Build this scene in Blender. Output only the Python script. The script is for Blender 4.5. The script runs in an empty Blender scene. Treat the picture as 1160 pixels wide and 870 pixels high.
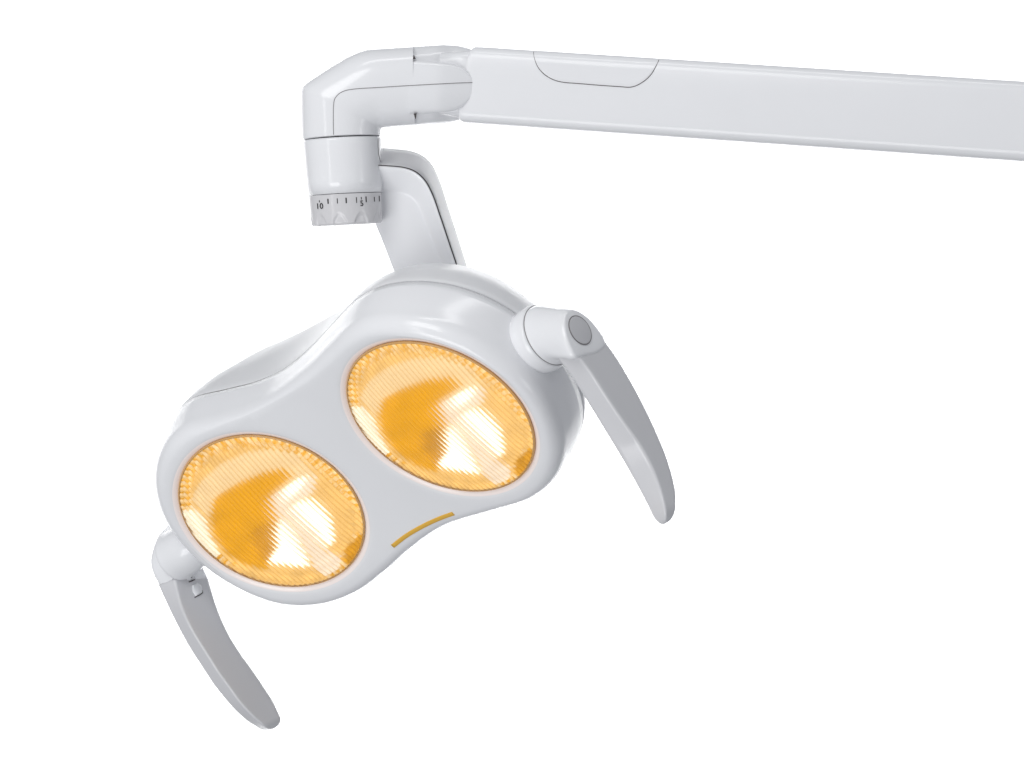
import bpy, bmesh, math
import numpy as np
from mathutils import Vector
from mathutils.geometry import delaunay_2d_cdt

# ----------------------------------------------------------------------------
# camera, world, lamps, exposure
# ----------------------------------------------------------------------------
S = 0.0006            # metres per drawing unit
D = 4000.0            # camera distance in drawing units
sc = bpy.context.scene
COL = sc.collection

cam_d = bpy.data.cameras.new('camera')
cam = bpy.data.objects.new('camera', cam_d)
COL.objects.link(cam)
cam.location = (0, -D * S, 0)
cam.rotation_euler = (math.radians(90), 0, 0)
cam_d.sensor_fit = 'HORIZONTAL'
cam_d.sensor_width = 36.0
cam_d.lens = 36.0 * D / 1160.0
cam_d.clip_start = 0.05
cam_d.clip_end = 100.0
sc.camera = cam

world = bpy.data.worlds.new('World')
sc.world = world
world.use_nodes = True
bg = world.node_tree.nodes['Background']
bg.inputs['Color'].default_value = (0.92, 0.95, 1.0, 1)
bg.inputs['Strength'].default_value = 0.36

sc.view_settings.view_transform = 'Standard'
sc.view_settings.look = 'None'
sc.view_settings.exposure = 0.0
sc.view_settings.gamma = 1.0
sc.view_settings.use_curve_mapping = False
sc.cycles.caustics_reflective = False
sc.cycles.caustics_refractive = True
sc.cycles.blur_glossy = 1.0
sc.cycles.max_bounces = 10
sc.cycles.use_denoising = True


def area_light(name, loc, target, sx, sy, power, colour=(1, 1, 1)):
    d = bpy.data.lights.new(name, 'AREA')
    d.shape = 'RECTANGLE'
    d.size = sx
    d.size_y = sy
    d.energy = power
    d.color = colour
    o = bpy.data.objects.new(name, d)
    COL.objects.link(o)
    o.location = loc
    v = Vector(target) - Vector(loc)
    o.rotation_euler = v.to_track_quat('-Z', 'Y').to_euler()
    return o


area_light('softbox', (-1.1, -1.75, -1.0), (-0.05, 0, -0.02), 1.3, 1.0, 20.5)
area_light('softbox', (-1.0, -1.5, 1.25), (-0.05, 0, 0.05), 1.0, 0.9, 14.5, (1.0, 0.995, 0.985))
area_light('softbox', (-1.45, -1.55, 0.1), (-0.05, 0, 0.1), 0.11, 1.2, 2.2)
area_light('overhead_strip', (0.2, -0.25, 1.5), (0.1, 0, 0.0), 1.8, 0.12, 5.0)
area_light('softbox', (1.5, -1.0, -0.05), (0.1, 0, -0.05), 0.3, 0.5, 1.6)
area_light('backdrop_lamp', (0.0, 0.55, 0.95), (0.0, 1.75, 0.70), 2.9, 0.3, 38.0)
area_light('backdrop_lamp', (0.0, 0.55, -0.95), (0.0, 1.75, -0.70), 2.9, 0.3, 38.0)

# ----------------------------------------------------------------------------
# helpers
# ----------------------------------------------------------------------------
CAMP = np.array([0.0, -D, 0.0])


def ray(px, py):
    return np.array([px - 580.0, D, 435.0 - py]) / D


def at(px, py, depth):
    """point seen at drawing position (px, py), standing at the given depth"""
    return CAMP + ray(px, py) * (D + depth)


def on_plane(px, py, P, n):
    d = ray(px, py)
    return CAMP + d * (np.dot(P - CAMP, n) / np.dot(d, n))


def catmull(pts, per=12, closed=False):
    P = np.array(pts, float)
    n = len(P)
    out = []
    rng = n if closed else n - 1
    for i in range(rng):
        if closed:
            p0, p1, p2, p3 = P[i - 1], P[i], P[(i + 1) % n], P[(i + 2) % n]
        else:
            p1, p2 = P[i], P[i + 1]
            p0 = P[i - 1] if i > 0 else 2 * p1 - p2
            p3 = P[i + 2] if i + 2 < n else 2 * p2 - p1
        # centripetal parametrisation
        t0 = 0.0
        t1 = t0 + max(np.linalg.norm(p1 - p0), 1e-6) ** 0.5
        t2 = t1 + max(np.linalg.norm(p2 - p1), 1e-6) ** 0.5
        t3 = t2 + max(np.linalg.norm(p3 - p2), 1e-6) ** 0.5
        for k in range(per):
            t = t1 + (t2 - t1) * k / per
            A1 = (t1 - t) / (t1 - t0) * p0 + (t - t0) / (t1 - t0) * p1
            A2 = (t2 - t) / (t2 - t1) * p1 + (t - t1) / (t2 - t1) * p2
            A3 = (t3 - t) / (t3 - t2) * p2 + (t - t2) / (t3 - t2) * p3
            B1 = (t2 - t) / (t2 - t0) * A1 + (t - t0) / (t2 - t0) * A2
            B2 = (t3 - t) / (t3 - t1) * A2 + (t - t1) / (t3 - t1) * A3
            out.append((t2 - t) / (t2 - t1) * B1 + (t - t1) / (t2 - t1) * B2)
    if not closed:
        out.append(P[-1])
    return np.array(out)


def resample(P, n, closed=False):
    P = np.array(P, float)
    if closed:
        P = np.vstack([P, P[:1]])
    seg = np.linalg.norm(np.diff(P, axis=0), axis=1)
    s = np.concatenate([[0], np.cumsum(seg)])
    t = np.linspace(0, s[-1], n + 1)[:-1] if closed else np.linspace(0, s[-1], n)
    return np.array([[np.interp(x, s, P[:, k]) for k in range(P.shape[1])] for x in t])


def spline(pts, n, closed=False):
    return resample(catmull(pts, 16, closed), n, closed)


def link(name, bm, mat, parent=None, smooth=True, angle=None):
    me = bpy.data.meshes.new(name)
    bmesh.ops.recalc_face_normals(bm, faces=bm.faces)
    for f in bm.faces:
        f.smooth = smooth
    if angle is not None:
        for e in bm.edges:
            if len(e.link_faces) == 2 and e.calc_face_angle(0) > math.radians(angle):
                e.smooth = False
    bm.to_mesh(me)
    bm.free()
    mats = mat if isinstance(mat, (list, tuple)) else [mat]
    for m in mats:
        me.materials.append(m)
    o = bpy.data.objects.new(name, me)
    COL.objects.link(o)
    if parent is not None:
        o.parent = parent
        q = parent
        off = Vector((0, 0, 0))
        while q is not None:
            off += q.location
            q = q.parent
        o.location = -off
    return o


def add_pts(bm, pts):
    return [bm.verts.new(Vector(p) * S) for p in pts]


def add_loft(bm, rings, ring_closed=True, loop=False, cap=(False, False)):
    """skin between successive rings of equal length"""
    R = [add_pts(bm, r) for r in rings]
    n = len(R[0])
    m = len(R)
    for i in range(m if loop else m - 1):
        a, b = R[i], R[(i + 1) % m]
        for j in range(n if ring_closed else n - 1):
            k = (j + 1) % n
            try:
                bm.faces.new((a[j], a[k], b[k], b[j]))
            except ValueError:
                pass
    for flag, r in ((cap[0], R[0]), (cap[1], R[-1])):
        if flag:
            c = bm.verts.new(sum((v.co for v in r), Vector()) / len(r))
            for j in range(n):
                bm.faces.new((r[j], r[(j + 1) % n], c))
    return R


def add_tube(bm, path, r, seg=8, closed=False):
    P = np.array(path, float)
    n = len(P)
    rings = []
    nrm = None
    for i in range(n):
        if closed:
            t = P[(i + 1) % n] - P[i - 1]
        else:
            t = P[min(i + 1, n - 1)] - P[max(i - 1, 0)]
        t = t / np.linalg.norm(t)
        if nrm is None:
            nrm = np.cross(t, [0.3, 0.9, 0.2])
        nrm = nrm - t * np.dot(nrm, t)
        nrm /= np.linalg.norm(nrm)
        b = np.cross(t, nrm)
        rr = r[i] if hasattr(r, '__len__') else r
        rings.append([P[i] + rr * (math.cos(2 * math.pi * k / seg) * nrm + math.sin(2 * math.pi * k / seg) * b)
                      for k in range(seg)])
    add_loft(bm, rings, True, closed, (not closed, not closed))


def add_cyl(bm, c0, c1, r0, r1, seg=48, bevel=0.0, capped=True):
    c0 = np.array(c0, float)
    c1 = np.array(c1, float)
    ax = c1 - c0
    L = np.linalg.norm(ax)
    ax /= L
    e1 = np.cross(ax, [0, 1, 0.01])
    e1 /= np.linalg.norm(e1)
    e2 = np.cross(ax, e1)
    prof = []
    if bevel > 0:
        for k in range(5):
            a = math.pi / 2 * k / 4
            prof.append((bevel * (1 - math.sin(a)), r0 - bevel * (1 - math.cos(a)) if False else r0 - bevel + bevel * math.sin(a)))
        for k in range(5):
            a = math.pi / 2 * k / 4
            prof.append((L - bevel + bevel * math.sin(a), r1 - bevel + bevel * math.cos(a)))
    else:
        prof = [(0, r0), (L, r1)]
    rings = [[c0 + ax * d + r * (math.cos(2 * math.pi * k / seg) * e1 + math.sin(2 * math.pi * k / seg) * e2)
              for k in range(seg)] for d, r in prof]
    add_loft(bm, rings, True, False, (capped, capped))


from mathutils.bvhtree import BVHTree


def caster(*objs):
    """nearest point of the given built parts seen at (px, py)"""
    trees = []
    for ob in objs:
        vs_ = [(v.co) for v in ob.data.vertices]
        trees.append(BVHTree.FromPolygons(vs_, [tuple(p.vertices) for p in ob.data.polygons]))
    def f(px, py, lift=0.0):
        d = Vector(ray(px, py)).normalized()
        best = None
        for t in trees:
            h = t.ray_cast(Vector(CAMP) * S, d)
            if h[0] is not None and (best is None or h[3] < best[3]):
                best = h
        if best is None:
            return None
        return np.array(best[0]) / S - np.array(d) * lift
    return f


def surface_line(cast, pts, n, lift=0.1):
    out = [cast(x, y, lift) for x, y in spline(pts, n)]
    return [p for p in out if p is not None]


# ----------------------------------------------------------------------------
# materials
# ----------------------------------------------------------------------------
def plastic(name, colour, rough, mottle=0.015, coat=0.0, bump=0.0, spec=0.42):
    m = bpy.data.materials.new(name)
    m.use_nodes = True
    nt = m.node_tree
    b = nt.nodes['Principled BSDF']
    tc = nt.nodes.new('ShaderNodeTexCoord')
    nz = nt.nodes.new('ShaderNodeTexNoise')
    nz.inputs['Scale'].default_value = 35.0
    nz.inputs['Detail'].default_value = 4.0
    nt.links.new(tc.outputs['Object'], nz.inputs['Vector'])
    mx = nt.nodes.new('ShaderNodeMix')
    mx.data_type = 'RGBA'
    mx.inputs[6].default_value = tuple(c * (1 - mottle) for c in colour) + (1,)
    mx.inputs[7].default_value = tuple(min(1, c * (1 + mottle)) for c in colour) + (1,)
    nt.links.new(nz.outputs['Fac'], mx.inputs[0])
    nt.links.new(mx.outputs[2], b.inputs['Base Color'])
    mr = nt.nodes.new('ShaderNodeMapRange')
    mr.inputs['To Min'].default_value = rough * 0.9
    mr.inputs['To Max'].default_value = rough * 1.15
    nt.links.new(nz.outputs['Fac'], mr.inputs['Value'])
    nt.links.new(mr.outputs['Result'], b.inputs['Roughness'])
    b.inputs['Specular IOR Level'].default_value = spec
    b.inputs['Coat Weight'].default_value = coat
    b.inputs['Coat Roughness'].default_value = 0.08
    if bump > 0:
        n2 = nt.nodes.new('ShaderNodeTexNoise')
        n2.inputs['Scale'].default_value = 900.0
        nt.links.new(tc.outputs['Object'], n2.inputs['Vector'])
        bp = nt.nodes.new('ShaderNodeBump')
        bp.inputs['Strength'].default_value = bump
        bp.inputs['Distance'].default_value = 0.0004
        nt.links.new(n2.outputs['Fac'], bp.inputs['Height'])
        nt.links.new(bp.outputs['Normal'], b.inputs['Normal'])
    return m


def glow(name, colour, strength, vary=0.12, scale=90.0, rib_stripe=0.16):
    """the lit inside of the lamp"""
    m = bpy.data.materials.new(name)
    m.use_nodes = True
    nt = m.node_tree
    b = nt.nodes['Principled BSDF']
    b.inputs['Base Color'].default_value = tuple(0.06 * min(1, c) for c in colour) + (1,)
    b.inputs['Roughness'].default_value = 0.4
    b.inputs['Specular IOR Level'].default_value = 0.2
    b.inputs['Emission Color'].default_value = tuple(colour) + (1,)
    tc = nt.nodes.new('ShaderNodeTexCoord')
    nz = nt.nodes.new('ShaderNodeTexNoise')
    nz.inputs['Scale'].default_value = scale
    nz.inputs['Detail'].default_value = 2.0
    nt.links.new(tc.outputs['Object'], nz.inputs['Vector'])
    mr = nt.nodes.new('ShaderNodeMapRange')
    mr.inputs['From Min'].default_value = 0.3
    mr.inputs['From Max'].default_value = 0.7
    mr.inputs['To Min'].default_value = strength * (1 - vary)
    mr.inputs['To Max'].default_value = strength * (1 + vary)
    nt.links.new(nz.outputs['Fac'], mr.inputs['Value'])
    # stripes in the emission imitate lines refracted by the lens ribs
    dt = nt.nodes.new('ShaderNodeVectorMath')
    dt.operation = 'DOT_PRODUCT'
    k = 2 * math.pi / (6.0 * S)
    dt.inputs[1].default_value = (0.68226109 * k, -0.6246725 * k, 0.37987376 * k)
    nt.links.new(tc.outputs['Object'], dt.inputs[0])
    sn = nt.nodes.new('ShaderNodeMath')
    sn.operation = 'SINE'
    nt.links.new(dt.outputs['Value'], sn.inputs[0])
    ma = nt.nodes.new('ShaderNodeMath')
    ma.operation = 'MULTIPLY_ADD'
    ma.inputs[1].default_value = rib_stripe
    ma.inputs[2].default_value = 1.0
    nt.links.new(sn.outputs['Value'], ma.inputs[0])
    mu = nt.nodes.new('ShaderNodeMath')
    mu.operation = 'MULTIPLY'
    nt.links.new(mr.outputs['Result'], mu.inputs[0])
    nt.links.new(ma.outputs['Value'], mu.inputs[1])
    nt.links.new(mu.outputs['Value'], b.inputs['Emission Strength'])
    return m


M_WHITE = plastic('white_plastic', (0.80, 0.805, 0.825), 0.15)
M_SHELL = plastic('shell_plastic', (0.80, 0.805, 0.825), 0.17)
M_BACK = plastic('back_shell_plastic', (0.70, 0.705, 0.72), 0.3, spec=0.2)
M_ARM = plastic('arm_paint', (0.775, 0.78, 0.80), 0.15, spec=0.3)
M_EDGE = plastic('pale_grey_plastic', (0.66, 0.66, 0.675), 0.35)
M_GRIP = plastic('grey_grip_plastic', (0.63, 0.63, 0.65), 0.2)
M_BUTTON = plastic('button_grey', (0.56, 0.56, 0.58), 0.4)
M_RING = plastic('dial_grey', (0.62, 0.615, 0.63), 0.18)
M_INK = plastic('black_ink', (0.02, 0.018, 0.02), 0.5)
M_GAP = plastic('dark_gap', (0.07, 0.06, 0.06), 0.6)
M_SEAM = plastic('grey_gap', (0.20, 0.19, 0.195), 0.6)
M_GOLD = plastic('amber_indicator', (0.72, 0.42, 0.06), 0.35)
M_RIM = plastic('amber_rim', (0.62, 0.36, 0.14), 0.25)

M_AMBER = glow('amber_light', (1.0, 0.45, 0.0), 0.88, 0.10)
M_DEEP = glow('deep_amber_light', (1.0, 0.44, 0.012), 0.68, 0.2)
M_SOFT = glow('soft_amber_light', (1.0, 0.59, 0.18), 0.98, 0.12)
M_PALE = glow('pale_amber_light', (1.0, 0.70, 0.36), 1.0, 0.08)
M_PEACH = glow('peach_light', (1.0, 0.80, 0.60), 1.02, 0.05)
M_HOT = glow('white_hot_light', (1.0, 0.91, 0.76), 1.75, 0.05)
M_HALO = plastic('painted_halo', (0.80, 0.80, 0.815), 0.25)
_b = M_HALO.node_tree.nodes['Principled BSDF']
_b.inputs['Emission Color'].default_value = (1.0, 0.42, 0.14, 1)  # weak emission imitates warm spill light around the lens
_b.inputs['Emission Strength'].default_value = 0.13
M_WARM = glow('warm_white_light', (1.0, 0.88, 0.66), 1.15, 0.05)
M_BROWN = glow('brown_light', (1.0, 0.46, 0.05), 0.42, 0.4, 300)



def ribbed_glass(c, e1, pitch):
    """frosted, faintly tinted glass; darker colour painted in the rib valleys imitates refraction lines"""
    m = bpy.data.materials.new('ribbed_glass')
    m.use_nodes = True
    nt = m.node_tree
    b = nt.nodes['Principled BSDF']
    b.inputs['Transmission Weight'].default_value = 1.0
    b.inputs['Roughness'].default_value = 0.41
    b.inputs['IOR'].default_value = 1.45
    tc = nt.nodes.new('ShaderNodeTexCoord')
    dt = nt.nodes.new('ShaderNodeVectorMath')
    dt.operation = 'DOT_PRODUCT'
    k = 2 * math.pi / (pitch * S)
    dt.inputs[1].default_value = tuple(e1 * k)
    nt.links.new(tc.outputs['Object'], dt.inputs[0])
    ad = nt.nodes.new('ShaderNodeMath')
    ad.operation = 'SUBTRACT'
    ad.inputs[1].default_value = float(np.dot(c, e1)) * S * k
    nt.links.new(dt.outputs['Value'], ad.inputs[0])
    co = nt.nodes.new('ShaderNodeMath')
    co.operation = 'COSINE'
    nt.links.new(ad.outputs['Value'], co.inputs[0])
    mr = nt.nodes.new('ShaderNodeMapRange')
    mr.inputs['From Min'].default_value = 0.1
    mr.inputs['From Max'].default_value = 1.0
    nt.links.new(co.outputs['Value'], mr.inputs['Value'])
    mx = nt.nodes.new('ShaderNodeMix')
    mx.data_type = 'RGBA'
    mx.inputs[6].default_value = (1.0, 0.99, 0.97, 1)
    mx.inputs[7].default_value = (0.77, 0.68, 0.50, 1)
    nt.links.new(mr.outputs['Result'], mx.inputs[0])
    nt.links.new(mx.outputs[2], b.inputs['Base Color'])
    return m


M_BD = bpy.data.materials.new('white_backdrop')
M_BD.use_nodes = True
_b = M_BD.node_tree.nodes['Principled BSDF']
_b.inputs['Base Color'].default_value = (0.9, 0.9, 0.9, 1)
_b.inputs['Roughness'].default_value = 0.95
_b.inputs['Specular IOR Level'].default_value = 0.0

# ----------------------------------------------------------------------------
# setting: the white studio backdrop
# ----------------------------------------------------------------------------
bm = bmesh.new()
vs = [bm.verts.new(p) for p in ((-1.7, 1.75, -1.05), (1.7, 1.75, -1.05), (1.7, 1.75, 1.05), (-1.7, 1.75, 1.05))]
bm.faces.new(vs)
o = link('backdrop', bm, M_BD)
o['kind'] = 'structure'

# ----------------------------------------------------------------------------
# the lamp
# ----------------------------------------------------------------------------
lamp = bpy.data.objects.new('dental_lamp', None)
COL.objects.link(lamp)
lamp.location = Vector(at(560, 97, 60)) * S
lamp['label'] = 'white dental lamp with two lit amber lenses and grey grips on a long arm'
lamp['category'] = 'dental lamp'

# ---- support arm ------------------------------------------------------------
AD = 60.0          # depth of the arm's joint


def arm_depth(px):
    return AD - (px - 530.0) * 0.28


def lin(x, x0, y0, x1, y1):
    return y0 + (y1 - y0) * (x - x0) / (x1 - x0)


def arm_top(x):
    return lin(x, 540, 54, 1160, 93.4)


def arm_bot(x):
    return lin(x, 525, 139.5, 1160, 183.7)


def rounded_rect(hw, hh, r, k=7):
    pts = []
    for cx, cy, a0 in ((hw - r, hh - r, 0), (-hw + r, hh - r, 90), (-hw + r, -hh + r, 180), (hw - r, -hh + r, 270)):
        for i in range(k):
            a = math.radians(a0 + 90.0 * i / (k - 1))
            pts.append((cx + r * math.cos(a), cy + r * math.sin(a)))
    return pts


def arm_ring(xt, inset, hd=28.0, r=13.0):
    """cross-section of the arm whose upper edge is seen at xt"""
    xb = xt - 15.0
    d = arm_depth(xt)
    T = at(xt, arm_top(xt), d)
    B = at(xb, arm_bot(xb), d)
    c = (T + B) / 2
    up = (T - B) / 2
    hh = np.linalg.norm(up)
    up /= hh
    dep = np.array([0.27, 0.963, 0.0])
    return [c + dep * x + up * y for x, y in rounded_rect(hd, hh - inset, r)], c, up, dep, hh


def tongue_ring(xt):
    """the arm's front skin carried on, lower and thinner, into the elbow's fork"""
    _, c, up, dep, hh = arm_ring(xt, 0)
    drop = 5.0 + (540 - xt) * 0.13
    return [c + dep * (x - 16.0) + up * y for x, y in rounded_rect(12.0, hh - drop, 11.9)]


bm = bmesh.new()
rings = [tongue_ring(x) for x in (484, 495, 506, 517, 528, 539.7)]
for x, ins in ((540, 5.0), (540.5, 2.5), (541.8, 1.0), (544, 0.2), (547, 0)):
    rings.append(arm_ring(x, ins)[0])
for x in np.linspace(560, 1330, 40):
    rings.append(arm_ring(x, 0)[0])
add_loft(bm, rings, True, False, (True, True))
arm = link('support_arm', bm, M_ARM, lamp, angle=38)

# cover panel let into the arm, with its fine gap line
on_arm = caster(arm)


def arm_surface(px, py, lift):
    return on_arm(px, max(py, arm_top(px) + 0.8), lift)


outl = [(604.5, 58.5), (605.5, 66), (610, 77), (619, 86), (632, 92), (660, 95), (700, 98), (716, 98.5), (728, 93), (737, 85), (743, 75), (746.5, 67.8)]
line = spline(outl, 60)
bm = bmesh.new()
N = 60
lower = resample(line, N)
rows = []
cols = []
for i in range(N):
    x, y = lower[i]
    yt = arm_top(x) + 0.3
    col = []
    for k in range(12):
        f = k / 11
        col.append(arm_surface(x, yt + (y - yt) * f, 0.7 if 0 < i < N - 1 and k < 11 else 0.0))
    cols.append(col)
add_loft(bm, cols, False, False)
link('arm_cover', bm, M_ARM, arm)
bm = bmesh.new()
add_tube(bm, [arm_surface(x, y, 0.1) for x, y in line], 0.45, 6)
link('cover_gap', bm, M_GAP, arm)

# ---- elbow ------------------------------------------------------------------
def sup(c, e1, e2, n=2.4, seg=64):
    out = []
    for k in range(seg):
        a = 2 * math.pi * k / seg
        ca, sa = math.cos(a), math.sin(a)
        out.append(c + e1 * math.copysign(abs(ca) ** (2 / n), ca) + e2 * math.copysign(abs(sa) ** (2 / n), sa))
    return out


def cross_ring(p, q, depth, hd, n=2.4):
    """closed section spanning p to q in the picture plane, hd deep either way"""
    A = at(p[0], p[1], depth)
    B = at(q[0], q[1], depth)
    return sup((A + B) / 2, (A - B) / 2, np.array([0, hd, 0.0]), n)


ED = 60.0
bm = bmesh.new()
sec = [((342.5, 158.3), (431.5, 153.5), 45, 2.1), ((341.8, 155), (431.8, 150.5), 45.5, 2.1), ((341, 125), (431.8, 149), 45.5, 2.12),
       ((340.8, 104), (431.8, 147.5), 45.5, 2.15), ((342.2, 98.5), (432, 146.5), 45.5, 2.18), ((348, 93.5), (432.2, 146.1), 45.5, 2.2),
       ((369.6, 79.2), (432.6, 145.5), 45.5, 2.25), ((394.4, 64.5), (434, 144.9), 45.5, 2.35), ((408, 58.8), (437, 144.5), 45.5, 2.4),
       ((417, 56.6), (441, 144.2), 45.5, 2.45), ((430, 55.6), (447, 143.8), 45.5, 2.5), ((468, 53.2), (470, 142.2), 45.0, 2.5)]
rings = [cross_ring(p, q, ED, hd, n) for p, q, hd, n in sec]
# foot of the column, rounded in
rings.insert(0, cross_ring((345, 158.9), (429, 154.4), ED, 42.5, 2.1))
# rear core that carries on behind the arm's fork
core = [((468.4, 53.2), (470.4, 142.2), 60, 44.9), ((468.6, 53.2), (470.6, 142.2), 67, 38.5), ((480, 52.4), (480, 141.7), 69, 37.8), ((490, 51.7), (488, 141.2), 71, 37.5), ((499, 51.2), (494, 140.9), 72, 37.5), ((507, 51.0), (500, 140.6), 79, 34), ((518, 51.8), (510, 139.4), 80, 34),
        ((530, 54.6), (518, 137.6), 80, 34), ((539, 58.0), (524, 135.4), 80, 33), ((550, 63), (540, 130), 80, 30)]
rings.pop()
for p, q, dc, hd in core:
    A = at(p[0], p[1], dc)
    B = at(q[0], q[1], dc)
    rings.append(sup((A + B) / 2, (A - B) / 2, np.array([0, hd, 0]), 2.5))
add_loft(bm, rings, True, False, (True, True))
# front ear with rounded nose
ear = []
ext = [(464, 67.2, 129.4, 0), (480, 68.6, 128.8, 0), (492, 70.0, 128.0, 0), (498, 70.6, 127.6, 0.4), (504, 71.2, 127.2, 1.8), (514, 72.9, 125.8, 4.8), (523, 76.5, 121.7, 7.8), (530, 81.7, 115.6, 10.4),
       (534.5, 87.6, 108.8, 12.2), (537.0, 94, 101.6, 13.6), (538.0, 97.0, 98.5, 15.5)]
for x, t, b_, push in ext:
    ring = []
    for y in np.linspace(t, b_, 25):
        q = (y - 97.6) / 44.6
        e = abs(2 * (y - (t + b_) / 2) / (b_ - t))
        ring.append(at(x, y, ED + push - 0.15 - 45.0 * (1 - abs(q) ** 2.5) ** 0.4 + 2.0 * max(e - 0.9, 0) / 0.1))
    ring.append(at(x, b_, 44))
    ring.append(at(x, t, 44))
    ear.append(ring)
add_loft(bm, ear, True, False, (True, True))
elbow = link('elbow_joint', bm, M_WHITE, lamp, angle=55)

# fine line where the elbow's covers meet
on_elbow = caster(elbow)
bm = bmesh.new()
add_tube(bm, surface_line(on_elbow, [(378, 157), (377.6, 140), (377.8, 120), (379, 112.5), (383, 107), (390, 103), (400, 101), (430, 99), (466, 96.8), (500, 95.0), (520, 94), (535, 93.5)], 90), 0.4, 6)
link('seam_line', bm, M_SEAM, elbow)
bm = bmesh.new()
add_tube(bm, [at(468.6, 62.2, 22), at(469, 64.5, 22), at(469.3, 67.0, 22)], [0.3, 1.0, 1.9], 8)
link('slot', bm, M_GAP, elbow)
bm = bmesh.new()
add_tube(bm, [at(470.8, 135.0, 22), at(470.6, 132, 22), at(470.2, 128.6, 22)], [0.3, 1.0, 1.9], 8)
link('slot', bm, M_GAP, elbow)

# ---- swivel with its dial ---------------------------------------------------
def swivel_ring(py, x0, x1, tilt=4.8, seg=96, hd=None, fn=None):
    xc = (x0 + x1) / 2
    r = (x1 - x0) / 2
    c = at(xc, py, ED)
    out = []
    e1 = np.array([math.cos(math.radians(3.0)), 0, math.sin(math.radians(3.0))])
    e2 = np.array([0.0, 1.0, 0.03])
    for k in range(seg):
        a = 2 * math.pi * k / seg
        rr_ = r if fn is None else r - fn(a, py)
        out.append(c + e1 * rr_ * math.cos(a) + e2 * rr_ * math.sin(a))
    return out


def sw_x(py):
    f = (py - 157) / (255 - 157)
    return 342.4 + 9.6 * f, 432.6 + 1.4 * f


bm = bmesh.new()
rings = []
for py, ins in ((156.6, 4), (157.0, 1.5), (158.0, 0.5), (160, 0), (175, 0), (190, 0), (205, 0), (219.6, 0)):
    a, b_ = sw_x(py)
    rings.append(swivel_ring(py, a + ins, b_ - ins))
add_loft(bm, rings, True, False, (True, True))
swivel = link('swivel_joint', bm, M_WHITE, lamp)
bm = bmesh.new()
add_loft(bm, [swivel_ring(154.5, 349, 426), swivel_ring(160, 349, 426)], True, False, (True, True))
link('joint_gap', bm, M_GAP, swivel)


on_swivel = caster(swivel)
bm = bmesh.new()
add_tube(bm, surface_line(on_swivel, [(428.2, 156.5), (428.3, 166), (428.8, 174), (430.2, 180.5), (432.4, 184.8)], 24), 0.5, 6)
link('seam_line', bm, M_SEAM, swivel)


def scallop(a, py):
    d = 0.0
    for k in range(10):
        a0 = math.radians(261.5 + 36 * k)
        da = (a - a0 + math.pi) % (2 * math.pi) - math.pi
        w = abs(da) * 41.0
        apex = 239.5 + (w / 10.5) ** 2 * 17.0
        f = min(max((py - apex) / 6.0, 0.0), 1.0)
        f = f * f * (3 - 2 * f)
        d = max(d, f * (1.0 + 0.09 * max(py - 240, 0)))
    return d


bm = bmesh.new()
rings = []
for py in list(np.linspace(220.3, 252.6, 40)):
    a, b_ = sw_x(py)
    rings.append(swivel_ring(py, a + 0.4, b_ - 0.4, seg=256, fn=scallop))
for py, ins in ((253.6, 0.9), (254.6, 2.2), (255.2, 4.5)):
    a, b_ = sw_x(py)
    rings.append(swivel_ring(py, a + ins, b_ - ins, seg=256, fn=lambda a_, y_: scallop(a_, 252.6)))
add_loft(bm, rings, True, False, (True, True))
dial = link('dial_ring', bm, M_RING, swivel)

on_dial = caster(dial)
# tick marks of the scale
bm = bmesh.new()
for x, y0, y1, w in ((361.6, 226.9, 229.3, 0.5), (371.4, 225.2, 230.8, 0.75), (382.0, 224.8, 230.5, 0.5), (392.0, 224.0, 230.2, 0.75), (403.7, 223.4, 229.9, 0.5),
                     (409.2, 223.2, 226.0, 0.5), (414.6, 222.6, 229.0, 0.6), (424.0, 223.0, 228.4, 0.5), (429.6, 221.8, 228.2, 0.6)):
    x += (y0 - 226) * 0.0
    ring = []
    q = [on_dial(x - w, y0, 0.25), on_dial(x + w, y0 - 0.05, 0.25), on_dial(x + w + 0.3, y1 - 0.05, 0.25), on_dial(x - w + 0.3, y1, 0.25)]
    v4 = add_pts(bm, q)
    bm.faces.new(v4)
link('scale_mark', bm, M_INK, swivel)


def lettering(text, cx, cy, h, cast, tilt, name):
    cu = bpy.data.curves.new('lettering', 'FONT')
    cu.body = text
    cu.size = 1.0
    cu.align_x = 'CENTER'
    cu.offset = 0.012
    cu.resolution_u = 6
    t = bpy.data.objects.new('lettering', cu)
    COL.objects.link(t)
    dg = bpy.context.evaluated_depsgraph_get()
    me = bpy.data.meshes.new_from_object(t.evaluated_get(dg))
    bpy.data.objects.remove(t)
    bm = bmesh.new()
    bm.from_mesh(me)
    bmesh.ops.triangulate(bm, faces=bm.faces)
    ys = [v.co.y for v in bm.verts]
    k = h / (max(ys) - min(ys))
    ym = (max(ys) + min(ys)) / 2
    for v in bm.verts:
        dx = v.co.x * k * 0.92
        dy = (v.co.y - ym) * k
        p = cast(cx + dx - dy * 0.08, cy - dy - dx * tilt, 0.8)
        v.co = Vector(p) * S
    return link(name, bm, M_INK, swivel)


lettering('10', 361.9, 233.4, 6.6, on_dial, 0.06, 'numeral')
lettering('5', 409.9, 230.3, 6.4, on_dial, 0.06, 'numeral')

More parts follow.
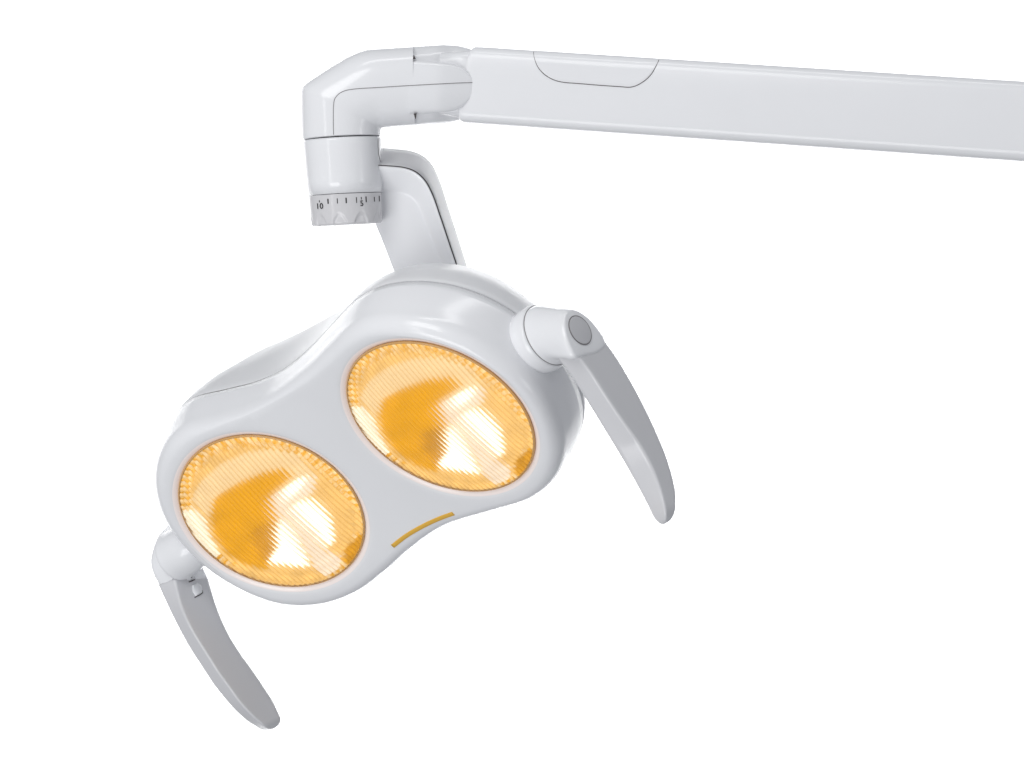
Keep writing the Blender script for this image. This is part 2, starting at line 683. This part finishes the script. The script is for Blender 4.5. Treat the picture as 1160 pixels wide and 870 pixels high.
# ---- neck from the swivel down to the head ----------------------------------
NA = [(418, 166.5), (445, 168.4), (466, 171), (480, 177), (490, 187.5), (498, 204), (507, 232), (520, 272), (534, 318), (542, 345), (560, 400)]
NB = [(418, 186), (440, 187.2), (460, 189.4), (472, 194.2), (482, 203.5), (490, 218), (499, 243), (509, 273), (524, 318), (532, 345), (550, 400)]
NC = [(418, 214.5), (436, 216), (455, 218.0), (465, 222.0), (473, 230), (478, 242), (486, 262), (494, 280), (507, 318), (515, 345), (533, 400)]
ND = [(412, 224), (418, 236), (422, 246), (426, 255), (430, 265), (436, 280), (441, 293), (446, 306), (455, 330), (461, 345), (480, 400)]
nn = 60
cA = [at(x, y, 120) for x, y in spline(NA, nn)]
cB = [at(x, y, 44) for x, y in spline(NB, nn)]
cB2 = [at(x, y, 44) for x, y in spline([(x - 1.2, y + 1.2) for x, y in NB], nn)]
cC = [at(x, y, 66) for x, y in spline(NC, nn)]
cD = [at(x, y, 72) for x, y in spline(ND, nn)]
cE = [at(x, y, 130) for x, y in spline(ND, nn)]


def mixc(a, b, f, bulge=0.0):
    return [p * (1 - f) + q * f + np.array([0, -bulge, 0]) for p, q in zip(a, b)]


# outer cap strip
bm = bmesh.new()
add_loft(bm, [cB, mixc(cB, cA, 0.02, 1.2), mixc(cB, cA, 0.25, 3), mixc(cB, cA, 0.5, 4), mixc(cB, cA, 0.8, 2), cA, mixc(cA, cE, 0.15, -8), mixc(cA, cE, 0.6, -8), cE], False)
neck = link('neck', bm, M_EDGE, lamp)
bm = bmesh.new()
add_loft(bm, [mixc(cB2, cC, 0.0, -1), cB2, mixc(cB2, cC, 0.06, 1.0), mixc(cB2, cC, 0.3, 1.6), mixc(cB2, cC, 0.6, 1.0), mixc(cB2, cC, 0.9, 0.3), mixc(cB2, cC, 0.97, -0.2), mixc(cC, cD, 0.015, -0.3), mixc(cC, cD, 0.05, -0.2), mixc(cC, cD, 0.1, 0), mixc(cC, cD, 0.3, 0.5),
              mixc(cC, cD, 0.55, 1.2), mixc(cC, cD, 0.8, 1.2), mixc(cC, cD, 0.95, 0.4), cD, mixc(cD, cE, 0.1), cE], False)
link('neck_channel', bm, M_WHITE, neck)
bm = bmesh.new()
add_tube(bm, mixc(cB, cB2, 0.5, 0.2), 0.4, 6)
link('seam_line', bm, M_GAP, neck)

# ---- lamp head --------------------------------------------------------------
nW = np.array([-0.29600206, -0.71110852, -0.63773619])
nU = np.array([0.68226109, -0.6246725, 0.37987376])
nV = np.array([0.66850773, 0.32265917, -0.67006602])
L0 = np.array([-279.009, 92.543, -147.843])
R0 = np.array([-79.667, -89.973, -36.852])
HC = (L0 + R0) / 2
LU = 146.1
LR = 111.0


def face_h(u):
    return 0.1 * (math.sqrt(u * u + 45.0 ** 2) - math.sqrt(LU ** 2 + 45.0 ** 2))


CU, CV = -3.0, 1.6      # the openings sit a touch off the lobes' centres


def face_z(u, v):
    r = min(math.hypot(u - CU - LU, v - CV), math.hypot(u - CU + LU, v - CV)) - LR
    t = min(max(1 - r / 13.0, 0.0), 1.0)
    return face_h(u) - 6.0 * t * t


def hp(u, v, w):
    return HC + nU * u + nV * v + nW * w


SEAM = [(281, 0), (274, 55), (247, 106), (203, 140), (152, 153), (90, 148), (15, 139), (-50, 143), (-105, 152), (-160, 156), (-212, 146), (-256, 118), (-285, 68), (-297, 4),
        (-286, -60), (-254, -108), (-212, -137), (-168, -146), (-118, -134), (-75, -123), (-28, -119), (30, -126), (80, -137), (128, -146), (165, -144), (202, -130), (238, -103), (266, -62)]
FACE = [(266, 0), (258, 48), (232, 92), (192, 121), (146, 132), (88, 125), (14, 116), (-48, 120), (-98, 128), (-148, 133), (-198, 123), (-238, 96), (-262, 54), (-271, 2),
        (-262, -51), (-234, -94), (-192, -120), (-150, -127), (-104, -122), (-68, -116), (-28, -112), (30, -111), (85, -118), (128, -125), (160, -124), (192, -111), (226, -86), (254, -46)]
BACK = [(245, 5), (240, 55), (216, 98), (176, 120), (130, 128), (80, 128), (15, 124), (-45, 124), (-95, 126), (-140, 126), (-185, 120), (-220, 98), (-240, 58), (-250, 5),
        (-240, -55), (-215, -98), (-180, -122), (-140, -128), (-100, -124), (-65, -121), (-25, -119), (28, -118), (75, -120), (110, -124), (142, -122), (176, -108), (210, -82), (234, -45)]
NH = 28 * 8


def hspline(P):
    return catmull(P, 8, True)


sF, sS, sB = hspline(FACE), hspline(SEAM), hspline(BACK)
WS = -64.0
GW = 1.0


def shell_ring(f):
    """front shell: f=0 at the face's edge, f=1 at the seam"""
    # fillet first, then a leaning wall
    out = []
    for i in range(NH):
        a, b_ = sF[i], sS[i]
        h = face_h(a[0])
        if f <= 0.6:
            t = f / 0.6 * math.pi / 2
            q = 0.80 * math.sin(t)
            w = h - (24.0) * (1 - math.cos(t))
        else:
            t = (f - 0.6) / 0.4
            q = 0.80 + 0.20 * (1 - (1 - t) ** 1.6)
            w = (h - 24.0) * (1 - t) + WS * t
        p = a * (1 - q) + b_ * q
        out.append(hp(p[0], p[1], w))
    return out


# face sheet with two round openings
bm = bmesh.new()
inner2d = [tuple(sF[i]) for i in range(NH)]
pts = [Vector(p) for p in inner2d]
edges = [(i, (i + 1) % NH) for i in range(NH)]
NO = 120
openings = []
rims = []
for s in (-1, 1):
    base = len(pts)
    for k in range(NO):
        a = 2 * math.pi * k / NO
        pts.append(Vector((CU + s * LU + (LR + 1.5) * math.cos(a), CV + (LR + 1.5) * math.sin(a))))
    edges += [(base + k, base + (k + 1) % NO) for k in range(NO)]
    openings.append(base)
    for dr in (3.2, 5.2, 7.4, 9.6, 11.6):
        for k in range(NO):
            a = 2 * math.pi * (k + (dr % 2 > 1) * 0.5) / NO
            q = Vector((CU + s * LU + (LR + dr) * math.cos(a), CV + (LR + dr) * math.sin(a)))
            rims.append(q)


def inside(poly, x, y):
    c = False
    n = len(poly)
    for i in range(n):
        x0, y0 = poly[i]
        x1, y1 = poly[i - 1]
        if (y0 > y) != (y1 > y) and x < (x1 - x0) * (y - y0) / (y1 - y0) + x0:
            c = not c
    return c


for q in rims:
    if inside(inner2d, q.x, q.y) and min(math.hypot(q.x - p[0], q.y - p[1]) for p in inner2d) > 2.5:
        pts.append(q)
g = 7.0
for i in range(-42, 43):
    for j in range(-22, 23):
        x, y = i * g + (j % 2) * g / 2, j * g
        if math.hypot(x - LU - CU, y - CV) < LR + 13.5 or math.hypot(x + LU - CU, y - CV) < LR + 13.5:
            continue
        if not inside(inner2d, x, y) or min(math.hypot(x - p[0], y - p[1]) for p in inner2d) < 4:
            continue
        pts.append(Vector((x, y)))
vo, eo, fo, ov, _, _ = delaunay_2d_cdt(pts, edges, [], 0, 1e-4)
V = []
for v in vo:
    V.append(bm.verts.new(Vector(hp(v.x, v.y, face_z(v.x, v.y))) * S))
for f in fo:
    cx = sum(vo[i].x for i in f) / len(f)
    cy = sum(vo[i].y for i in f) / len(f)
    if math.hypot(cx - LU - CU, cy - CV) < LR + 0.5 or math.hypot(cx + LU - CU, cy - CV) < LR + 0.5 or not inside(inner2d, cx, cy):
        continue
    bm.faces.new([V[i] for i in f])
rings = [shell_ring(f) for f in (0, 0.06, 0.12, 0.18, 0.24, 0.3, 0.36, 0.42, 0.48, 0.54, 0.6, 0.68, 0.76, 0.84, 0.92, 1.0)]
# turned-in lip at the seam
lip = []
for i in range(NH):
    p = sS[i] * 0.97
    lip.append(hp(p[0], p[1], WS - 1.0))
rings.append(lip)
add_loft(bm, rings, True, False)
bmesh.ops.remove_doubles(bm, verts=bm.verts, dist=0.00002)
head = link('lamp_head', bm, M_SHELL, lamp)

# back shell
bm = bmesh.new()
rings = []
prof = [(-WS + 2.8, 0.0, 0.955), (-WS + 2.4, 0.0, 0.994), (-WS + 3.6, 0.0, 0.999), (-WS + 12, 0.05, 1), (-WS + 28, 0.2, 1), (-WS + 46, 0.46, 1), (-WS + 66, 0.84, 0.99),
        (145, 1, 0.965), (160, 1, 0.91), (175, 1, 0.815), (186, 1, 0.68), (193, 1, 0.5), (197, 1, 0.28)]
for w, q, s in prof:
    out = []
    for i in range(NH):
        p = (sS[i] * (1 - q) + sB[i] * q) * s
        out.append(hp(p[0], p[1], -w))
    rings.append(out)
add_loft(bm, rings, True, False, (False, True))
link('back_shell', bm, M_BACK, head)
# shadow gap between the shells
bm = bmesh.new()
rings = []
for w, s in ((WS + 3, 0.99), (WS - 6, 0.99)):
    rings.append([hp(sS[i][0] * s, sS[i][1] * s, w) for i in range(NH)])
add_loft(bm, rings, True, False)
link('seam_gap', bm, M_GAP, head)

# amber indicator strip set in the face
bm = bmesh.new()
bar = spline([(445, 618.5), (460, 607.0), (478, 596.5), (496, 588), (513.5, 581.5)], 30)
on_head = caster(head)
path = [on_head(x, y, 0.0) for x, y in bar]
side = []
for p in path:
    side.append(p)
R4 = []
for i, p in enumerate(path):
    t = path[min(i + 1, 29)] - path[max(i - 1, 0)]
    t /= np.linalg.norm(t)
    b_ = np.cross(nW, t)
    b_ /= np.linalg.norm(b_)
    hw = 2.7
    R4.append([p + b_ * hw - nW * 2, p + b_ * hw + nW * 0.6, p + b_ * (hw - 0.7) + nW * 1.1, p - b_ * (hw - 0.7) + nW * 1.1, p - b_ * hw + nW * 0.6, p - b_ * hw - nW * 2])
add_loft(bm, R4, True, False, (True, True))
link('indicator_strip', bm, M_GOLD, head)

# ---- the two lenses ---------------------------------------------------------
HOTA = [(540, 465), (585, 485), (636, 560), (684, 640), (716, 700), (640, 692), (526, 674), (508, 655), (550, 600), (542, 525)]
HOTB = [(608, 404), (656, 382), (708, 376), (768, 424), (814, 485), (836, 592), (800, 606), (750, 550), (675, 474)]
PEACHBAR = [(500, 352), (560, 322), (640, 275), (735, 268), (720, 350), (640, 380), (598, 402), (670, 480), (750, 565), (800, 625), (870, 665), (870, 720), (795, 752), (730, 700), (700, 640), (650, 560), (592, 478), (530, 440)]
HOTC = [(560, 330), (632, 278), (690, 265), (650, 330), (590, 372)]
AMBER = [(228, 345), (330, 285), (440, 242), (560, 222), (610, 258), (500, 352), (532, 445), (545, 520), (548, 600), (512, 655), (500, 705), (390, 670), (300, 610), (235, 520), (215, 430)]
DEEP = [(420, 500), (530, 470), (545, 540), (540, 610), (505, 668), (470, 640), (430, 580)]
LEFTHOT = [(66, 398), (120, 382), (182, 436), (216, 530), (268, 620), (245, 650), (160, 590), (88, 495)]
PALEARC = [(110, 345), (165, 250), (260, 178), (380, 130), (520, 118), (640, 150), (700, 215), (735, 268), (640, 275), (610, 258), (560, 222), (440, 242), (330, 285), (228, 345), (215, 430), (165, 400)]
RIGHTSOFT = [(735, 268), (830, 320), (960, 450), (985, 545), (900, 575), (838, 600), (815, 480), (770, 420), (705, 372)]
DARKR = [(890, 625), (925, 595), (985, 560), (975, 615), (935, 685), (905, 700), (895, 665)]
BOTTOM = [(500, 690), (640, 690), (730, 700), (795, 752), (760, 800), (640, 800), (520, 775), (470, 745)]


def lens_local(poly):
    out = []
    for zx, zy in poly:
        p = on_plane(195 + zx * 0.21845, 485 + zy * 0.21845, L0, nW)
        q = p - L0
        out.append((np.dot(q, nU), np.dot(q, nV)))
    return out


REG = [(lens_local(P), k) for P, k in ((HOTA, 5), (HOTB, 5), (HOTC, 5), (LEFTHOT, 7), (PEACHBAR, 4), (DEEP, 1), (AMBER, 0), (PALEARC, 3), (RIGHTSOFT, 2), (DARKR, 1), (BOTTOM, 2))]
GM = [M_AMBER, M_DEEP, M_SOFT, M_PALE, M_PEACH, M_HOT, M_BROWN, M_WARM]


def lens_frame(s):
    c = hp(CU + s * LU, CV, face_h(LU))
    slope = s * 0.1 * LU / math.sqrt(LU ** 2 + 45.0 ** 2)
    e1 = nU + nW * slope
    e1 /= np.linalg.norm(e1)
    e2 = nV
    e3 = np.cross(e2, e1)
    if np.dot(e3, nW) < 0:
        e3 = -e3
    return c, e1, e2, e3


for s in (-1, 1):
    c, e1, e2, e3 = lens_frame(s)

    def lp(a, b_, w):
        return c + e1 * a + e2 * b_ + e3 * w
    # ribbed cover glass, gently domed; the flutes run across the head
    bm = bmesh.new()
    PITCH = 6.0
    NB_ = 140
    na = 37 * 10
    G = {}
    for i in range(na + 1):
        a = -LR + 2 * LR * i / na
        half = math.sqrt(max(LR * LR - a * a, 0))
        for j in range(NB_ + 1):
            b_ = half * (2 * j / NB_ - 1)
            r2 = (a * a + b_ * b_) / (LR * LR)
            ph = (a / PITCH) % 1.0
            rib = 1.1 * (1 - (2 * ph - 1) ** 2)
            rib += (0.06 + 0.22 * max(0.0, min(1.0, (r2 - 0.70) / 0.15))) * math.cos(2 * math.pi * b_ / 6.0)
            edge = min(1.0, (1 - r2) / 0.06)
            G[i, j] = bm.verts.new(Vector(lp(a, b_, -1.0 + 9.0 * (1 - r2) + rib * edge)) * S)
    for i in range(na):
        for j in range(NB_):
            q = [G[i, j], G[i + 1, j], G[i + 1, j + 1], G[i, j + 1]]
            bm.faces.new(q)
    bmesh.ops.remove_doubles(bm, verts=bm.verts, dist=1e-7)
    lens = link('lamp_lens', bm, ribbed_glass(c, e1, PITCH), head)
    # rim that holds the glass
    bm = bmesh.new()
    rings = []
    for k in range(10):
        t = 2 * math.pi * k / 10
        rr_ = LR + 0.5 + 1.35 * math.cos(t)
        ww = -3.0 + 2.0 * math.sin(t)
        rings.append([lp(rr_ * math.cos(2 * math.pi * q / 120), rr_ * math.sin(2 * math.pi * q / 120), ww) for q in range(120)])
    add_loft(bm, rings, True, True)
    link('lens_rim', bm, M_RIM, lens)
    # added ring; its warm emission stands in for lens glow on the housing
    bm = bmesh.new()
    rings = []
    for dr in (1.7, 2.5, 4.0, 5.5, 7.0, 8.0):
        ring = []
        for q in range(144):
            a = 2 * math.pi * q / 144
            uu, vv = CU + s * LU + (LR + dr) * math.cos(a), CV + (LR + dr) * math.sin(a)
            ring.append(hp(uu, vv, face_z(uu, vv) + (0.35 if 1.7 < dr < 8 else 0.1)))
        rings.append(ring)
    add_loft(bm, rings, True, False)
    link('lens_halo', bm, M_HALO, lens)
    # reflector bowl behind the glass; bulb reflections painted as emissive patches
    bm = bmesh.new()
    NR, NA_ = 60, 216
    grid = []
    for i in range(NR + 1):
        r = (LR - 1.0) * i / NR
        row = []
        for k in range(NA_):
            a = 2 * math.pi * k / NA_
            w = -4.0 - 34.0 * (1 - (r / LR) ** 2)
            row.append(lp(r * math.cos(a), r * math.sin(a), w))
        grid.append(row)
    # where each point of the bowl is seen on the lens's own plane
    vdir = (CAMP - c) / np.linalg.norm(CAMP - c)
    kx, ky, kz = np.dot(vdir, e1), np.dot(vdir, e2), np.dot(vdir, e3)
    # light bends towards the normal inside the glass
    kk = 1 / 1.45
    st = math.sqrt(kx * kx + ky * ky) * kk
    sx_, sy_ = kx * kk / math.sqrt(1 - st * st), ky * kk / math.sqrt(1 - st * st)
    VV = [add_pts(bm, r) for r in grid]
    for i in range(NR):
        for k in range(NA_):
            k2 = (k + 1) % NA_
            f = bm.faces.new((VV[i][k], VV[i][k2], VV[i + 1][k2], VV[i + 1][k]))
            ce = f.calc_center_median() / S
            q = np.array(ce) - c
            a, b_, w = np.dot(q, e1), np.dot(q, e2), np.dot(q, e3)
            a, b_ = a - sx_ * w, b_ - sy_ * w
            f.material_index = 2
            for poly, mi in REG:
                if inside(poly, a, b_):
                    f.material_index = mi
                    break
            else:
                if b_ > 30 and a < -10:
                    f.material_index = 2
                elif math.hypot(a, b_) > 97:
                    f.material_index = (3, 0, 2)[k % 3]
    link('reflector', bm, GM, lens, smooth=True)

# ---- handles ----------------------------------------------------------------
def bar_mesh(A, B, C, u_face, thick, tip=None, head_tip=None, radii=(6.0, 3.2, 8.0, 6.0), start=None):
    """curved four-sided bar: B and C edge its flat side, A edges the side towards the light"""
    P0 = hp(u_face, 0, 0)
    P1 = hp(u_face - thick, 0, 0)
    n = 70
    b3 = [on_plane(x, y, P0, nU) for x, y in spline(B, n)]
    c3 = [on_plane(x, y, P0, nU) for x, y in spline(C, n)]
    a3 = [on_plane(x, y, P1, nU) for x, y in spline(A, n)]
    d3 = [p - nU * thick for p in c3]
    rings = []
    for i in range(n):
        quad = [a3[i], b3[i], c3[i], d3[i]]
        corners = []
        for k in range(4):
            p, q, r = quad[k - 1], quad[k], quad[(k + 1) % 4]
            l1, l2 = np.linalg.norm(p - q), np.linalg.norm(r - q)
            rad = min(radii[k], 0.42 * l1, 0.42 * l2)
            s0 = q + (p - q) / max(l1, 1e-6) * rad
            s1 = q + (r - q) / max(l2, 1e-6) * rad
            corners.append([(1 - t) ** 2 * s0 + 2 * t * (1 - t) * (q * 0.8 + (s0 + s1) * 0.1) + t * t * s1 for t in np.linspace(0, 1, 8)])
        ring = []
        for k in range(4):
            ring += corners[k]
            e = corners[(k + 1) % 4][0]
            for t in (0.08, 0.35, 0.65, 0.92):
                ring.append(corners[k][-1] * (1 - t) + e * t)
        rings.append(ring)
    bm = bmesh.new()

    def dome(rs, depth):
        cen = [sum(r) / len(r) for r in rs]
        fwd = cen[-1] - cen[-5]
        fwd /= np.linalg.norm(fwd)
        out = []
        tan = [(p - q) / max(np.linalg.norm(p - q), 1e-6) for p, q in zip(rs[-1], rs[-4])]
        for k in range(1, 13):
            t = k / 12 * math.pi / 2
            f = max(math.cos(t) ** 0.85, 0.02)
            e = depth * math.sin(t)
            out.append([(p + (tp * 0.45 + fwd * 0.55) * e) * f + (cen[-1] + fwd * e) * (1 - f) for p, tp in zip(rs[-1], tan)])
        return out
    if tip:
        rings += dome(rings, tip)
    if head_tip:
        rings = dome(rings[::-1], head_tip)[::-1] + rings
    add_loft(bm, rings, True, False, (True, True))
    return bm


def knob_mesh(front, u_face, rings_spec, seg=64, pivot=None):
    """front: outline traced on the knob's flat end; rings_spec blends it into round sections"""
    bm = bmesh.new()
    P0 = hp(u_face, 0, 0)
    f3 = np.array([on_plane(x, y, P0, nU) for x, y in spline(front, seg, True)])
    cen = f3.mean(axis=0)
    piv = cen if pivot is None else on_plane(pivot[0], pivot[1], P0, nU)
    # matching circle points by angle
    ang = [math.atan2(np.dot(p - cen, nV), np.dot(p - cen, nW)) for p in f3]
    rings = []
    for mixf, u, (cv, cw, r), scale in rings_spec:
        out = []
        for p, a in zip(f3, ang):
            circ = hp(u, cv + r * math.sin(a), cw + r * math.cos(a))
            pv = piv if scale > 0.96 else cen
            fr = pv + (p - pv) * scale
            fr = fr + nU * (u - u_face)
            out.append(circ * (1 - mixf) + fr * mixf)
        rings.append(out)
    add_loft(bm, rings, True, False, (True, True))
    return bm


# right handle
UF = 350.0
base = on_plane(616, 382, hp(290, 0, 0), nU) - HC
bv, bw = np.dot(base, nV), np.dot(base, nW)
front = [(638.5, 361), (641.5, 351), (648, 348.8), (657, 352), (667.5, 359.5), (677.5, 371), (686, 384), (686.5, 391), (678, 398.5), (665, 402), (653, 404.5), (645.5, 393), (640, 377)]
ci = (bv, bw, 35.0)
kb = knob_mesh(front, UF, [(0, 262, (bv, bw, 34), 1), (0, 290, (bv, bw, 35.3), 1), (0.01, 298, (bv, bw, 35.2), 1.04), (0.10, 304, (bv, bw, 35.0), 1.04), (0.30, 313, (bv, bw, 34.5), 1.04), (0.55, 324, (bv, bw, 34), 1.04), (0.8, 335, (bv, bw, 33), 1.035),
                           (0.95, 342, (bv, bw, 33), 1.03), (1, 346, ci, 1.01), (1, 348.6, ci, 0.97), (1, 349.7, ci, 0.93), (1, 350, ci, 0.87), (1, 350.05, ci, 0.5)], pivot=(668, 401))
hr = link('handle', kb, M_WHITE, lamp)
A = [(624, 399), (633.5, 411.5), (647.5, 431), (665.5, 459), (682.5, 487), (700.5, 517), (714.5, 541), (726.5, 563), (734.5, 578)]
B = [(646, 390), (655, 403), (668, 420), (688.7, 452), (703, 473), (714.5, 489), (724.5, 503), (739, 530), (748, 555), (752, 571)]
C = [(682, 375), (689.5, 387), (701.5, 404), (721.5, 438), (736, 466), (748, 492), (757, 514), (764, 536), (768.5, 558), (768.5, 570)]
hb = bar_mesh(A, B, C, UF - 1.2, 30.0, tip=18.5)
link('grip', hb, M_GRIP, hr)
bm = bmesh.new()
bc = on_plane(656.8, 374.2, hp(UF, 0, 0), nU)
add_cyl(bm, bc - nU * 5, bc + nU * 1.1, 16.3, 16.3, 64, 0.6)
link('button', bm, M_BUTTON, hr, angle=40)
bm = bmesh.new()
ringp = []
_e1 = nV
for q in range(72):
    a = 2 * math.pi * q / 72
    ringp.append(bc + nU * 0.45 + 16.8 * (nV * math.cos(a) + nW * math.sin(a)))
add_tube(bm, ringp, 0.55, 6, True)
link('button_gap', bm, M_SEAM, hr)
bm = bmesh.new()
ringp = []
for q in range(96):
    a = 2 * math.pi * q / 96
    ringp.append(hp(296, bv + 35.2 * math.cos(a), bw + 35.2 * math.sin(a)))
add_tube(bm, ringp, 0.6, 6, True)
link('joint_gap', bm, M_SEAM, hr)
# collar moulded on the head round the joint
bm = bmesh.new()
cr = []
for u, r in ((254, 24), (260, 29.5), (267, 34), (275, 37), (283, 38.2), (290, 38), (294, 37.2), (295.3, 36.2), (295.8, 34)):
    cr.append([hp(u, bv + r * math.cos(2 * math.pi * q / 72), bw + r * math.sin(2 * math.pi * q / 72)) for q in range(72)])
add_loft(bm, cr, True, False, (True, True))
link('handle_collar', bm, M_SHELL, head)

# left handle
UL = -338.0
base = on_plane(209, 624, hp(-322, 0, 0), nU) - HC
bv, bw = np.dot(base, nV), np.dot(base, nW)
ci = (bv, bw, 38.0)
ci = (bv, bw, 36.5)
A = [(178, 664.5), (170.5, 650), (167.5, 637), (170, 622), (178, 604), (188, 594)]
B = [(197.5, 655.5), (192, 642), (190, 630), (192, 617), (197, 604), (204, 597)]
C = [(239, 655.5), (233, 642), (227, 630), (221, 617), (216, 607), (211, 598)]
kb = bar_mesh(A[::-1], B[::-1], C[::-1], UL, 30.0, head_tip=3.5, radii=(8, 7, 8, 8))
cr = []
for u, r in ((-284, 18), (-292, 22), (-301, 26), (-310, 28.5), (-318, 29.5), (-325, 30), (-331, 30.4), (-335, 31), (-338, 31.8), (-339, 31), (-341, 20)):
    cr.append([hp(u, bv + r * math.cos(2 * math.pi * q / 72), bw + r * math.sin(2 * math.pi * q / 72)) for q in range(72)])
add_loft(kb, cr, True, False, (True, True))
hl = link('handle', kb, M_WHITE, lamp)
A = [(177.4, 663.5), (189, 688), (202, 714), (215, 737), (230, 760), (242, 778), (255, 794), (267, 807), (280, 818), (290, 824)]
B = [(197.3, 654.6), (205, 686), (213, 705), (223, 723), (235, 742), (247, 761), (260, 779), (273, 797), (286, 811), (296, 819.5)]
C = [(238.6, 654.6), (248.5, 687), (260, 714), (273, 736), (288, 757), (301, 776), (312.5, 794), (319.5, 809)]
hb = bar_mesh(A, B, C, UL - 0.6, 29.0, tip=12.0)
gl = link('grip', hb, M_GRIP, hl)
on_grip = caster(gl, hl)
bm = bmesh.new()
P = [on_grip(x, y, 0) for x, y in ((217.2, 663.5), (222.5, 660.5), (226.5, 664), (228.2, 671.5), (221.5, 675.5), (218, 670))]
bot = [p - nU * 3 for p in P]
top = [p + nU * 2.0 for p in P]
cc = sum(top) / len(top)
add_loft(bm, [bot, top, [cc + (p - cc) * 0.8 + nU * 0.8 for p in top]], True, False, (True, True))
link('latch', bm, M_WHITE, hl, angle=30)
bm = bmesh.new()
P = [on_grip(x, y, 0.4) for x, y in ((214, 659.2), (217, 658.2), (220.5, 656.6))]
add_tube(bm, P, 0.8, 6)
P = [on_grip(x, y, 0.3) for x, y in ((220.5, 676.8), (222, 676.0), (226, 674), (229.6, 671.4), (229.0, 669))]
add_tube(bm, P, 0.6, 6)
link('latch_gap', bm, M_GAP, hl)
bm = bmesh.new()
P = [on_grip(x, y, 0) for x, y in ((212.2, 652.5), (217.5, 649.5), (220.5, 654.5), (214.5, 657.5))]
add_loft(bm, [[p - nU * 3 for p in P], [p + nU * 1.4 for p in P]], True, False, (True, True))
lb = link('latch_plate', bm, M_WHITE, hl, smooth=False)
bm = bmesh.new()
p = on_grip(215.6, 653.6, 0) + nU * 1.0
add_cyl(bm, p, p + nU * 1.2, 1.7, 1.7, 20)
link('screw_hole', bm, M_GAP, hl)
